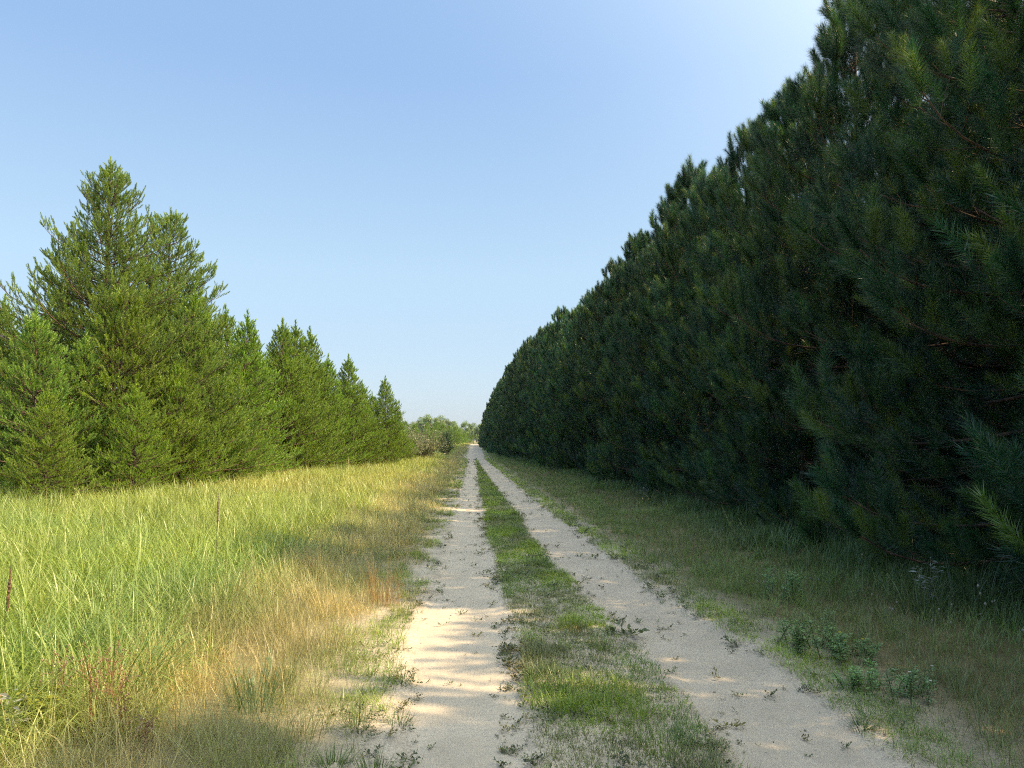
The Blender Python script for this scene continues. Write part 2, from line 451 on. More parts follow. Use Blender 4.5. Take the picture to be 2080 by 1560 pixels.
R0 = random.Random(77)
G_FRONT = 'dark pines of the front row along the right side of the track'
G_BACK = 'dark pines of the rows behind the front row'
vis = 0; i = 0
ROW = [(-11.0, 1), (-8.8, .97), (-6.7, 1.0), (-4.6, .90), (-2.5, .86), (-.4, .86), (1.7, .86), (3.4, .66), (5.4, .66), (7.5, .95), (9.6, .93)]  # near heights, out of view, set by where sun and shadow should fall
while ROW[-1][0] < 208:
    yy = ROW[-1][0]
    ROW.append((yy + R0.uniform(1.95, 2.75) * (1.0 if yy < 120 else 1.35), (float(np.interp(yy, [9, 18, 30, 45, 60], [.90, .90, .89, .93, .97])) + R0.choice((-.07, -.02, .01, .03)) + R0.uniform(-.02, .02))))
for y, h in ROW:
    x = float(wall(y)) + R0.uniform(-.3, .3)
    if h < .7: p, h = sun_gap_pine, 1.0
    elif y < 24: p = right_near[i % 3]
    elif y < 75: p = right_mid[i % 3]
    else: p = right_far[i % 2]
    if y < 6.5: lab = 'dark pine of the right row standing beside or behind the camera'
    elif vis < 18:
        vis += 1
        lab = 'nearest dark pine at the right edge, bare dead twigs showing under its lower boughs' if vis == 1 else \
            '%s dark long-needled pine from the near end of the right front row' % ordinal(vis)
    elif y < 75: lab = 'dark pine half way along the dense right front row'
    else: lab = 'small far dark pine in the right front row near the vanishing point'
    place(p, x, y, R0.uniform(0, 6.28), h, lab, 'pine tree', G_FRONT)
    i += 1
for row, (xr, ymax) in enumerate(((2.8, 140), (5.5, 60), (8.2, 45), (10.9, 40), (13.6, 42), (16.3, 44), (19.0, 46))):
    y = -8.0
    while y < ymax:
        place(right_inner[i % 2], float(wall(y)) + xr + R0.uniform(-.3, .3), y, R0.uniform(0, 6.28), (.60, .76)[row] if row < 2 and 1.8 < y < 6.2 else R0.uniform(.80, .93),  # rows behind cut low here, out of view, to let the sun through
              'dark pine standing behind the right front row, deep in the plantation shade', 'pine tree', G_BACK)
        y += R0.uniform(2.3, 3.0); i += 1

# ---- left side
def px(X, Y, d):
    """photo column and row (2080 px) at distance d along the track -> world x and height"""
    return (X - 965) / 1503 * d, CAM_H + (893 - Y) / 1503 * d
LKW = dict(dz=.36, nb=(7, 9), e_lo=4, e_hi=38, curl=30, var=.42, bsp=.10, bk=.36, bmax=1.0, s0=.15, ssp=.095, slen=.19, sup=.35, sag=10, lead=.42)
big = make_conifer('jack_pine', 'left big', M_LEFT, M_BARKL, T_LN, seed=11, H=9.8, prof=prof_cone(3.5, 9.8, 2.6, 1.02), z0=.6, trunk_r=.13, cols=LC, **LKW)
big2 = make_conifer('jack_pine', 'left big2', M_LEFT, M_BARKL, T_LN, seed=12, H=8.8, prof=prof_cone(2.7, 8.8, 2.2, .85), z0=.5, trunk_r=.11, cols=LC, **LKW)
YKW = dict(dz=.23, nb=(6, 7), e_lo=4, e_hi=38, curl=24, var=.36, bsp=.115, bk=.36, bmax=.7, s0=.12, ssp=.10, slen=.19, sup=.35, sag=6, lead=.6, trunk_r=.06)
young = [make_conifer('young_pine', 'young', M_LEFT, M_BARKL, T_LN, seed=21 + i, H=5.0, prof=prof_cone(1.9, 5.0, .8, 1.1), z0=.25, cols=(YC if i else LC), **YKW) for i in range(3)]
slim = [make_conifer('young_pine', 'slim', M_LEFT, M_BARKL, T_LM, seed=31 + i, H=6.2, prof=prof_cone(2.2, 6.2, .8, 1.05), z0=.25, cols=LC2, **YKW) for i in range(2)]
YK2 = dict(YKW); YK2.update(wood=False, bsp=.2, ssp=.18, slen=.26)
farp = [make_conifer('young_pine', 'far', M_LEFT, M_BARKL, T_LF, seed=41 + i, H=6.0, prof=prof_cone(1.9, 6.0, 1.0, .8), z0=.3, cols=LC, **YK2) for i in range(2)]

G_L = 'green pines standing along the left edge of the meadow'
def left(proto, H0, X, Y, d, lab, cat='pine tree', rz=None, group=G_L):
    x, top = px(X, Y, d)
    z = float(gz(x, d))
    return place(proto, x, d, R0.uniform(0, 6.28) if rz is None else rz, (top - z) / H0, lab, cat, group)
left(big, 9.8, 225, 338, 22, 'tallest green pine on the left, spreading upswept boughs against the sky')
left(big2, 8.8, 348, 440, 24.5, 'second tallest pine on the left, just right of the tallest one')
for (k, X, Y, d, lab) in [
    (0, 92, 655, 18.0, 'pale green pine in front of the tallest pine at the left photo edge'),
    (1, 120, 800, 16.2, 'low bushy yellow-green pine nearest the camera at the meadow edge'),
    (2, 290, 792, 18.2, 'small bright pine with a thin reddish leader below the tallest pine'),
    (1, 262, 600, 20.2, 'light green mid-height pine growing against the trunk of the tallest pine'),
    (0, 400, 610, 22.5, 'broad green pine right below the second tallest pine'),
    (2, 460, 760, 23.5, 'small yellow-green pine right of the broad green pine'),
    (1, 372, 745, 20.8, 'low green pine with dark trunk showing at its foot'),
    (0, 190, 700, 19.2, 'green pine filling the space left of the light mid-height pine'),
    (0, 14, 690, 20.5, 'green pine cut by the left photo edge')]:
    left(young[k], 5.0, X, Y, d, lab)
for (k, X, Y, d, lab) in [
    (0, 508, 655, 27.0, 'slim pine with reddish trunk foot, right of the two tallest pines'),
    (1, 462, 645, 29.0, 'slim pine half hidden behind the broad green pine'),
    (0, 575, 668, 31.0, 'left one of the three close pointed pine tips mid-left'),
    (1, 602, 672, 32.5, 'middle one of the three close pointed pine tips mid-left'),
    (0, 632, 684, 34.0, 'right one of the three close pointed pine tips mid-left'),
    (1, 668, 735, 35.0, 'lower pine just right of the three close pointed pine tips'),
    (0, 708, 735, 37.0, 'pale pointed pine two trees left of the last pine of the row'),
    (1, 738, 790, 38.5, 'low pine tucked left of the last pine of the row'),
    (1, 758, 806, 42.0, 'low pine in the notch just left of the last pine of the row'),
    (0, 806, 828, 46.0, 'low dark green pine just right of the last tall pine of the row'),
    (0, 782, 776, 40.0, 'last tall pine of the near left row, leaning boughs toward the grey shrub')]:
    left(slim[k], 6.2, X, Y, d, lab)
for (k, X, d, s) in [(0, 30, 27, 1.0), (1, 140, 28, 1.1), (0, 420, 31, 1.0), (1, 520, 34, .95), (0, 560, 38, .95), (1, 640, 41, .95), (0, 320, 29, 1.1), (1, 700, 44, .8), (0, -90, 23, 1.1), (1, -160, 20, 1.0), (0, -60, 30, 1.15)]:
    x, _ = px(X, 0, d)
    place(slim[k], x, d, R0.uniform(0, 6.28), s, 'green pine standing behind the front trees of the left row', 'pine tree', 'pines behind the left front trees')
for (k, X, Y, d) in [(0, 880, 868, 120), (1, 900, 862, 150), (0, 912, 866, 170), (1, 924, 868, 195), (0, 934, 872, 220), (1, 944, 876, 255), (0, 951, 880, 290), (1, 888, 858, 175), (0, 868, 860, 160), (1, 845, 862, 150), (0, 825, 858, 140), (1, 958, 884, 330)]:
    left(farp[k], 6.0, X, Y, d, 'small distant pine beyond the grey shrub, left of the far track', group='distant pines left of the far track')

# ------------------------------------------------------------------ broadleaf trees and shrubs
def broadleaf(seed, H, R, nleaf, ls, cols, lobes=14, low=.12):
    rd = random.Random(seed); rng = np.random.default_rng(seed)
    W = Acc(); A = Acc()
    tube(W, [(0, 0, -.2), (.1, 0, H * .3), (.05, .1, H * .6), (0, 0, H * .9)], [.018 * H, .014 * H, .009 * H, .003 * H], 7, (.1, .08, .06))
    cs = []
    for i in range(lobes):
        a = rd.random() * 6.28; h = rd.uniform(low, .92)
        q = R * math.sin(PI * min(1, max(.15, (h * .85 + .1)))) ** .7 * rd.uniform(.35, .95)
        c = Vector((q * math.cos(a), q * math.sin(a), h * H)); r = R * rd.uniform(.28, .5)
        cs.append((c, r))
        tube(W, [(0, 0, h * H * .55), c * .6 + Vector((0, 0, h * H * .3)), c], [.006 * H, .004 * H, .001 * H], 4, (.1, .08, .06))
    per = nleaf // lobes
    for c, r in cs:
        d = rng.normal(size=(per, 3)); d /= np.linalg.norm(d, axis=1, keepdims=True)
        q = rng.random(per) ** .45
        p = np.array(c)[None] + d * q[:, None] * r * np.array([1, 1, .85]) + rng.normal(size=(per, 3)) * r * .12
        t = rng.normal(size=(per, 3)); t /= np.linalg.norm(t, axis=1, keepdims=True)
        b = np.cross(t, rng.normal(size=(per, 3))); b /= np.linalg.norm(b, axis=1, keepdims=True) + 1e-9
        s = ls * rng.uniform(.6, 1.3, per)[:, None]
        V = np.stack([p - t * s, p + b * s * .5, p + t * s, p - b * s * .5], 1)
        col = np.array(cols)[rng.integers(0, len(cols), per)] * rng.uniform(.75, 1.25, per)[:, None]
        F = (np.arange(per) * 4)[:, None] + np.array([0, 1, 2, 0, 2, 3])[None]
        A.add(V.reshape(-1, 3), F.reshape(-1, 3), np.repeat(col, 4, 0))
    return W, A

BC = [(.165, .245, .075), (.190, .265, .080), (.140, .215, .080), (.215, .275, .095)]
bt = []
for i in range(3):
    W, A = broadleaf(201 + i, 14.0, 5.0, 9000, .26, BC, 16)
    r = empty('broadleaf_tree'); W.build('trunk', M_BARK, r, True); A.build('crown', M_BROAD, r); bt.append(r)
far_spots = [(820, 868, 400), (836, 858, 420), (850, 850, 410), (864, 846, 430), (876, 844, 405), (888, 847, 425), (898, 846, 400), (910, 852, 415), (921, 858, 395),
             (934, 860, 440), (946, 857, 450), (957, 861, 455), (968, 858, 445), (979, 860, 450), (990, 857, 450), (800, 862, 430), (780, 858, 440), (760, 860, 425)]
for j, (X, Y, d) in enumerate(far_spots):
    x, top = px(X, Y, d)
    place(bt[j % 3], x, d, R0.uniform(0, 6.28), top / 14.0, 'rounded green broadleaf tree in the far wood at the end of the track', 'tree', 'broadleaf trees of the far wood')
for j in range(16):
    x = -70 - j * 14 if j % 2 else 20 + j * 14
    place(bt[j % 3], x, R0.uniform(380, 460), R0.uniform(0, 6.28), R0.uniform(.8, 1.1), 'rounded green broadleaf tree in the far wood at the end of the track', 'tree', 'broadleaf trees of the far wood')

for j in range(15):
    d = 214 + j * 9
    place(bt[j % 3], R0.uniform(5.4, 6.6), d, R0.uniform(0, 6.28), R0.uniform(.50, .60), 'leafy green tree beside the far track, past the end of the dark pine row', 'tree', 'leafy trees past the pine row')
SHC = [(.235, .250, .125), (.195, .235, .095), (.280, .270, .165), (.18, .24, .08)]
def shrub(seed, H, R, n, ls, cols):
    rd = random.Random(seed); rng = np.random.default_rng(seed); W = Acc(); A = Acc(); pts = []
    for i in range(70):
        a = rd.random() * 6.28; q = R * rd.uniform(.2, 1.05); h = H * rd.uniform(.5, 1.02) * (1 - .35 * (q / R) ** 2)
        e = Vector((q * math.cos(a), q * math.sin(a), h)); m = Vector((e.x * .45, e.y * .45, h * .55))
        b = Vector((rd.uniform(-.25, .25), rd.uniform(-.25, .25), -.05))
        tube(W, [b, m, e], [.014, .009, .003], 4, (.2, .17, .14))
        for k in range(9):
            t = rd.uniform(.3, 1); o = b.lerp(m, t * 2) if t < .5 else m.lerp(e, t * 2 - 1)
            f = o + Vector((rd.uniform(-.4, .4), rd.uniform(-.4, .4), rd.uniform(-.05, .4)))
            tube(W, [o, f], [.004, .0015], 3, (.2, .17, .14)); pts += [o.lerp(f, rd.random()) for _ in range(4)] + [f]
    P = np.array([tuple(p) for p in pts]); idx = rng.integers(0, len(P), n)
    p = P[idx] + rng.normal(size=(n, 3)) * .07
    t = rng.normal(size=(n, 3)); t /= np.linalg.norm(t, axis=1, keepdims=True)
    b = np.cross(t, rng.normal(size=(n, 3))); b /= np.linalg.norm(b, axis=1, keepdims=True) + 1e-9
    s = ls * rng.uniform(.6, 1.3, n)[:, None]
    V = np.stack([p - t * s, p + b * s * .45, p + t * s, p - b * s * .45], 1)
    col = np.array(cols)[rng.integers(0, len(cols), n)] * rng.uniform(.7, 1.3, n)[:, None]
    F = (np.arange(n) * 4)[:, None] + np.array([0, 1, 2, 0, 2, 3])[None]
    A.add(V.reshape(-1, 3), F.reshape(-1, 3), np.repeat(col, 4, 0))
    return W, A
for (X, Y, d, R, lab, cols, sd) in [
    (862, 868, 52, 1.75, 'rounded grey-olive twiggy shrub right of the last left pine', SHC, 301),
    (822, 872, 47, 1.3, 'low grey-green shrub between the last left pine and the grey-olive shrub', SHC, 302),
    (905, 872, 62, .8, 'small dark leafy shrub behind the right side of the grey-olive shrub', BC, 303)]:
    x, top = px(X, Y, d)
    W, A = shrub(sd, top, R, 5200, .055, cols)
    r = empty('shrub', (x, d, float(gz(x, d)) - .03)); W.build('stem', M_DEAD, r, True); A.build('foliage', M_BROAD, r)
    tag(r, lab, 'shrub')

# ------------------------------------------------------------------ utility poles and wires
def pole(x, y, h, mat, lab, arm=True, group=None):
    r = empty('utility_pole', (x, y, float(gz(x, y)) - .05))
    a = Acc(); tube(a, [(0, 0, -.3), (0, 0, h * .5), (0, 0, h - .02), (0, 0, h)], [.16, .14, .11, .05], 10, (1, 1, 1)); a.build('shaft', mat, r, True)
    if arm:
        a = Acc(); tube(a, [(-1.2, 0, h - .35), (-1.19, 0, h - .35), (1.19, 0, h - .35), (1.2, 0, h - .35)], [.02, .07, .07, .02], 6, (1, 1, 1)); a.build('crossarm', mat, r)
        for q in (-1.1, 0.35, 1.1):
            a = Acc(); tube(a, [(q, 0, h - .30), (q, 0, h - .2), (q, 0, h - .14)], [.03, .06, .03], 6, (1, 1, 1)); a.build('insulator', M_WIRE, r)
    tag(r, lab, 'utility pole', group)
PX = -26.0; PH = 9.2
for y in (23, 83, 143, 203, 263, 323):
    pole(PX, y, PH, M_POLE, 'utility pole of the power line hidden behind the left pines', True, 'utility poles behind the left pines')
pole(PX, 383, PH, M_POLE, 'pale thin utility pole rising above the grey shrub before the far wood')
pole(-.6, 268, 5.6, M_POLED, 'thin dark pole standing at the far end of the track', False)
for n_, q in enumerate((-1.1, 0.35, 1.1)):
    a = Acc(); pts = []
    ys = [-37, 23, 83, 143, 203, 263, 323, 383]
    for s in range(len(ys) - 1):
        for k in range(10):
            t = k / 10; pts.append((PX + q, ys[s] + (ys[s + 1] - ys[s]) * t, PH - .17 - 4 * .7 * t * (1 - t)))
    pts.append((PX + q, 383, PH - .17))
    tube(a, pts, [.012] * len(pts), 4, (1, 1, 1))
    o = a.build('power_wire', M_WIRE)
    tag(o, ['outermost of the thin overhead wires crossing the sky at the left photo edge', 'middle one of the thin overhead wires at the left photo edge',
            'overhead wire nearest the track at the left photo edge'][n_], 'wire', 'overhead wires at the left')

# ------------------------------------------------------------------ ground sheet and the two sandy wheel tracks
SANDC = np.array([.515, .445, .35])
def axis_vals(segs):
    out = [segs[0][0]]
    for a, b, st in segs:
        n = max(1, int(round((b - a) / st))); out += list(a + (b - a) * (np.arange(1, n + 1) / n))
    return np.array(out)
def grid_mesh(xs, ys):
    X, Y = np.meshgrid(xs, ys); nx, ny = len(xs), len(ys)
    i = (np.arange(ny - 1)[:, None] * nx + np.arange(nx - 1)[None]).ravel()
    F = np.stack([np.stack([i, i + 1, i + nx + 1], 1), np.stack([i, i + nx + 1, i + nx], 1)], 1).reshape(-1, 3)
    return X.ravel(), Y.ravel(), F
gxs = axis_vals([(-900, -100, 80), (-100, -20, 8), (-20, -6, .7), (-6, -1, .12), (-1, 2.6, .06), (2.6, 8, .15), (8, 22, .8), (22, 100, 8), (100, 900, 80)])
gys = axis_vals([(-300, -20, 40), (-20, 0, 1.0), (0, 12, .10), (12, 30, .25), (30, 90, .8), (90, 340, 5), (340, 1300, 60)])
X, Y, F = grid_mesh(gxs, gys)
Z = gz(X, Y)
def sandy(x, y):
    """how bare and sandy the ground is outside the wheel tracks"""
    a, b, c, d = edges(y)
    nz = fbm(x * 1.7, y * 1.7, 41, 3)
    lft = sstep(0.0, 1.0, 1 - (a - x) / (0.55 + .7 * nz)) * (x < a)
    mid = ((x >= b) & (x <= c)) * (.80 + .2 * sstep(.35, .6, nz))
    rgt = sstep(0.0, 1.0, 1 - (x - d) / (0.55 + .8 * nz)) * (x > d)
    ins = ((x >= a) & (x <= b)) | ((x >= c) & (x <= d))
    return np.clip(np.maximum.reduce([lft, mid, rgt, ins * 1.0]), 0, 1)
S_ = (sandy(X, Y) * (1 - sstep(255, 275, Y)))[:, None]
meadow = np.array([.16, .135, .065]); litter = np.array([.13, .062, .032])
wr = sstep(-2.2, -.8, X - wall(Y) + (fbm(X, Y, 9, 2) - .5))[:, None]
nz = fbm(X * .8, Y * .8, 21, 3)[:, None]
base = meadow * (.8 + .5 * nz) * (1 - wr) + litter * (.75 + .6 * nz) * wr
dry = (sstep(3.4, 1.2, np.abs(X + .2)))[:, None]
base = base * (1 - .55 * dry) + np.array([.30, .275, .155]) * .55 * dry
col = base * (1 - S_) + SANDC * S_
a = Acc(); a.add(np.stack([X, Y, Z], 1), F, col)
g = a.build('ground', M_GROUND, None, True); tag(g, kind='structure')

def track(nm, e0, e1, seeds):
    ys = [-12.0]
    while ys[-1] < 258: ys.append(ys[-1] + (.035 if 1.5 < ys[-1] < 9 else max(.05, .007 * abs(ys[-1]))))
    ys = np.array(ys); nu = 26
    x0 = edge(e0, ys, seeds[0]); x1 = edge(e1, ys, seeds[1])
    u = np.linspace(0, 1, nu)
    X = x0[:, None] + (x1 - x0)[:, None] * u[None]; Y = np.repeat(ys[:, None], nu, 1)
    e = np.minimum(u, 1 - u)[None] * (x1 - x0)[:, None]
    fade = sstep(0, .06, e)
    rough = fbm(X * 9, Y * 14, 61, 3) * .0025 + fbm(X * 1.1, Y * 1.1, 63, 2) * .003
    Z = gz(X, Y) - .010 + fade * .016 + fade * (rough * (1 - sstep(25, 60, Y)))
    # shallow tyre lines pressed into the sand
    Z = Z - fade * .0025 * np.sin(u * 22)[None] * (vnoise(Y * .6, X * 0 + 2, 7))
    ny = len(ys); i = (np.arange(ny - 1)[:, None] * nu + np.arange(nu - 1)[None]).ravel()
    F = np.stack([np.stack([i, i + 1, i + nu + 1], 1), np.stack([i, i + nu + 1, i + nu], 1)], 1).reshape(-1, 3)
    t = fbm(X * 3, Y * 3, 71, 3).ravel()[:, None]
    col = SANDC[None] * (.94 + .12 * t)
    a = Acc(); a.add(np.stack([X.ravel(), Y.ravel(), Z.ravel()], 1), F, col)
    tag(a.build(nm, M_SAND, None, True), kind='structure')
track('sandy_track', TL0, TL1, (1, 2))
track('sandy_track', TR0, TR1, (3, 4))

# ------------------------------------------------------------------ grass and small plants
def blades(acc, P, L, W, az, lean, bend, col, segs=3, tipc=None):
    """curved tapering blades; all arguments are arrays over the blades"""
    n = len(P)
    if n == 0: return
    h = np.stack([np.cos(az), np.sin(az), 0 * az], 1)
    tw = az + PI / 2 + np.random.default_rng(n).uniform(-.7, .7, n)
    side = np.stack([np.cos(tw), np.sin(tw), 0 * tw], 1)
    V = np.zeros((n, 2 * segs + 1, 3), np.float32); K = np.zeros((n, 2 * segs + 1, 3), np.float32)
    p = P.astype(np.float64).copy()
    for k in range(segs + 1):
        t = k / segs; w = W * (1 - t ** 1.6) * (.75 + .5 * t * (1 - t) * 2) * .5
        c = col if tipc is None else col * (1 - t * t) + tipc * t * t
        if k < segs:
            V[:, 2 * k] = p + side * w[:, None]; V[:, 2 * k + 1] = p - side * w[:, None]
            K[:, 2 * k] = c; K[:, 2 * k + 1] = c
            th = lean + bend * (t + .5 / segs) ** 1.4
            p = p + (h * np.sin(th)[:, None] + np.array([0, 0, 1])[None] * np.cos(th)[:, None]) * (L / segs)[:, None]
        else:
            V[:, 2 * k] = p; K[:, 2 * k] = c
    f = []
    for k in range(segs - 1):
        f += [2 * k, 2 * k + 1, 2 * k + 3, 2 * k, 2 * k + 3, 2 * k + 2]
    f += [2 * segs - 2, 2 * segs - 1, 2 * segs]
    F = (np.arange(n) * (2 * segs + 1))[:, None] + np.array(f)[None]
    acc.add(V.reshape(-1, 3), F.reshape(-1, 3), K.reshape(-1, 3))

def scatter(rng, y0, y1, xl, xr, dens, prob=None):
    """random points between the curves xl(y) and xr(y)"""
    ys = np.linspace(y0, y1, 40); lo = xl(ys).min(); hi = xr(ys).max()
    n = int((y1 - y0) * (hi - lo) * dens)
    x = rng.uniform(lo, hi, n); y = rng.uniform(y0, y1, n)
    k = (x > xl(y)) & (x < xr(y))
    x, y = x[k], y[k]
    if prob is not None:
        k = rng.random(len(x)) < prob(x, y); x, y = x[k], y[k]
    return x, y
def tufts(acc, rng, x, y, nb, rad, L, W, cols, lean=(.05, .45), bend=(.2, 1.3), segs=3, mixn=None, jit=.2, tip=None):
    """nb blades round every point; L, W scalars or arrays over the points; cols (n,3) over the points"""
    n = len(x)
    if n == 0: return
    i = np.repeat(np.arange(n), nb); m = len(i)
    az = rng.uniform(0, 2 * PI, m); r = rad * np.sqrt(rng.random(m))
    X = x[i] + r * np.cos(az); Y = y[i] + r * np.sin(az)
    P = np.stack([X, Y, gz(X, Y) - .01], 1)
    Lb = (np.broadcast_to(L, (n,))[i]) * rng.uniform(.5, 1.15, m); Wb = np.broadcast_to(W, (n,))[i] * rng.uniform(.6, 1.3, m)
    c = cols[i] * rng.uniform(1 - jit, 1 + jit, (m, 1)) * rng.uniform(.93, 1.07, (m, 3))
    blades(acc, P, Lb, Wb, az + rng.uniform(-.5, .5, m), rng.uniform(*lean, m), rng.uniform(*bend, m), c, segs, None if tip is None else np.asarray(tip)[None] * .5 + c * .5)

rng = np.random.default_rng(2024)
LIMIT = lambda y: np.maximum(-(.66 * np.maximum(y, 0) + 3.2), treeline(y) - 3.0)
GREEN = np.array([.295, .385, .078]); BLUE = np.array([.225, .335, .088]); YEL = np.array([.470, .440, .130]); TAN = np.array([.560, .490, .215]); RUST = np.array([.520, .430, .175])
def meadow_cols(x, y, rng):
    n1 = fbm(x * .35, y * .25, 51, 3); n2 = fbm(x * .9 + 7, y * .6, 53, 3)
    t = np.clip(sstep(.46, .68, n1) * (.5 + .5 * sstep(5, 12, y)) + .45 * sstep(7, 20, y), 0, 1)[:, None]; b = sstep(.52, .68, n2)[:, None]
    c = GREEN * (1 - b) + BLUE * b
    c = c * (1 - t * .75) + YEL * t * .75
    return c
# tall meadow grass, left
A = Acc()
meadow_r = lambda y: edges(y)[0] - 1.25 - .4 * (fbm(y * .7, y * 0, 81, 2) - .5) * 2 - .20 * sstep(9, 4, y)
for (y0, y1, dens, nb, wm, sg) in [(1.2, 5, 80, 15, 1.3, 5), (5, 9, 62, 14, 1.35, 4), (9, 16, 42, 12, 1.6, 3), (16, 30, 22, 10, 2.3, 3), (30, 62, 9, 9, 4.0, 2), (62, 130, 2.6, 8, 8, 2), (130, 300, .5, 8, 16, 2)]:
    x, y = scatter(rng, y0, y1, LIMIT, meadow_r, dens)
    ew = sstep(0, .8, meadow_r(y) - x)                       # shorter towards the dry strip
    L = (.30 + .30 * ew) * (.8 + .4 * fbm(x * .6, y * .6, 55, 2))
    c = meadow_cols(x, y, rng)
    k = (1 - ew) * rng.random(len(x))
    c = c * (1 - k[:, None]) + TAN * k[:, None]
    tufts(A, rng, x, y, nb, .05 * min(wm, 3), L, .0068 * wm * rng.uniform(.5, 1.3, len(x)), c, (.03, .55), (.4, 2.6), sg, jit=.32, tip=(.33, .41, .11))
    # thin seed stalks standing above
    x, y = scatter(rng, y0, y1, LIMIT, meadow_r, dens * .10)
    tufts(A, rng, x, y, 2, .05, .80 * rng.uniform(.7, 1.2, len(x)), .0020 * wm, np.repeat((YEL * .6 + TAN * .5)[None], len(x), 0), (.02, .35), (.0, .5), 2)
tag(A.build('meadow_grass', M_GRASS), kind='stuff')

# dry fine grass strip between meadow and track
A = Acc()
dry_l = lambda y: meadow_r(y) - .45
dry_r = lambda y: edges(y)[0] - .12
def dry_prob(x, y):
    e = edges(y)[0]; return sstep(.08, .75, (e - x)) * (.35 + .65 * sstep(.3, .5, fbm(x * 1.6, y * 1.6, 91, 3)))
for (y0, y1, dens, nb, wm, sg) in [(1.2, 5, 230, 12, 1.0, 3), (5, 9, 190, 12, 1.2, 3), (9, 16, 90, 12, 1.9, 3), (16, 30, 45, 10, 3.0, 2), (30, 62, 16, 9, 5, 2), (62, 140, 4, 8, 10, 2), (140, 300, .8, 8, 18, 2)]:
    x, y = scatter(rng, y0, y1, dry_l, dry_r, dens, dry_prob)
    L = (.12 + .26 * sstep(.1, 1.0, edges(y)[0] - x)) * (.75 + .5 * fbm(x * 1.1, y * 1.1, 95, 2))
    n = fbm(x * .9, y * .9, 93, 3)[:, None]; q = .8 * sstep(.54, .70, fbm(x * .7 + 3, y * .5, 97, 3))[:, None]; g_ = sstep(.36, .60, fbm(x * 1.3, y * 1.3, 99, 2))[:, None]
    c = TAN * (.75 + .5 * n); c = c * (1 - q) + RUST * q; c = c * (1 - .8 * g_) + np.array([.23, .28, .10]) * .8 * g_
    tufts(A, rng, x, y, nb, .06, L, .0027 * wm, c, (.05, .7), (.1, 1.4), sg, jit=.35)
tag(A.build('dry_grass', M_GRASS), kind='stuff')

# short turf on the strip between the wheel tracks and along the track's edges
A = Acc()
MIDG = np.array([.190, .280, .072]); LIME = np.array([.260, .370, .065]); DULL = np.array([.235, .270, .110])
def turf_cols(x, y):
    n = sstep(.5, .62, fbm(x * 2.2, y * 1.3, 111, 3))[:, None]; m = sstep(.40, .6, fbm(x * 1.4 + 5, y * 1.1, 113, 3))[:, None]
    return (DULL * (1 - m) + MIDG * m) * (1 - n) + LIME * n
def mid_prob(x, y):
    a, b, c, d = edges(y)
    e = np.minimum(x - b, c - x)
    n = fbm(x * 3.2, y * 2.2, 117, 3)
    return sstep(-.03, .10, e) * (.78 + .22 * sstep(.22, .42, n))
ml = lambda y: edges(y)[1]; mr_ = lambda y: edges(y)[2]
for (y0, y1, dens, nb, wm, sg) in [(1.2, 5, 900, 9, 1.0, 3), (5, 9, 850, 10, 1.15, 3), (9, 16, 520, 10, 1.7, 2), (16, 30, 260, 9, 2.6, 2), (30, 62, 110, 8, 4.5, 2)]:
    x, y = scatter(rng, y0, y1, ml, mr_, dens, mid_prob)
    wm = wm * (1.3 if y1 <= 5 else 1.1)
    L = .055 + .08 * sstep(.48, .7, fbm(x * 2.4, y * 1.7, 119, 3)) + .03 * sstep(6, 12, y)
    tufts(A, rng, x, y, nb, .035, L, .0038 * wm, turf_cols(x, y), (.1, 1.0), (.1, 1.0), sg, jit=.3)
# right verge: low bright rim, then thin brownish grass, then tall green grass under the pines
def rim_prob(x, y):
    d = edges(y)[3]; n = fbm(x * 3.0, y * 2.0, 121, 3)
    return sstep(-.02, .12, x - d) * sstep(.62, .30, x - d) * sstep(.24, .40, n)
for (y0, y1, dens, nb, wm, sg) in [(1.2, 5, 650, 9, 1.0, 3), (5, 9, 560, 9, 1.15, 3), (9, 16, 360, 9, 1.7, 2), (16, 30, 190, 8, 2.6, 2), (30, 62, 70, 8, 4.5, 2), (62, 140, 12, 7, 9, 2)]:
    x, y = scatter(rng, y0, y1, lambda y: edges(y)[3] - .05, lambda y: edges(y)[3] + .65, dens, rim_prob)
    tufts(A, rng, x, y, nb, .035, .06 + .06 * rng.random(len(x)), .0034 * wm, turf_cols(x, y) * 1.15, (.15, 1.1), (.1, 1.0), sg, jit=.3)
    # left rim
    x, y = scatter(rng, y0, y1, lambda y: edges(y)[0] - .95, lambda y: edges(y)[0] + .03, dens * .8,
                   lambda x, y: sstep(0, .15, edges(y)[0] - x) * sstep(.95, .35, edges(y)[0] - x) * sstep(.42, .56, fbm(x * 3.1, y * 2.4, 127, 3)))
    tufts(A, rng, x, y, nb, .035, .06 + .09 * rng.random(len(x)), .0034 * wm, turf_cols(x, y) * np.array([1.15, 1.1, .9]), (.15, 1.1), (.1, 1.0), sg, jit=.3)
tag(A.build('track_turf', M_GRASS), kind='stuff')

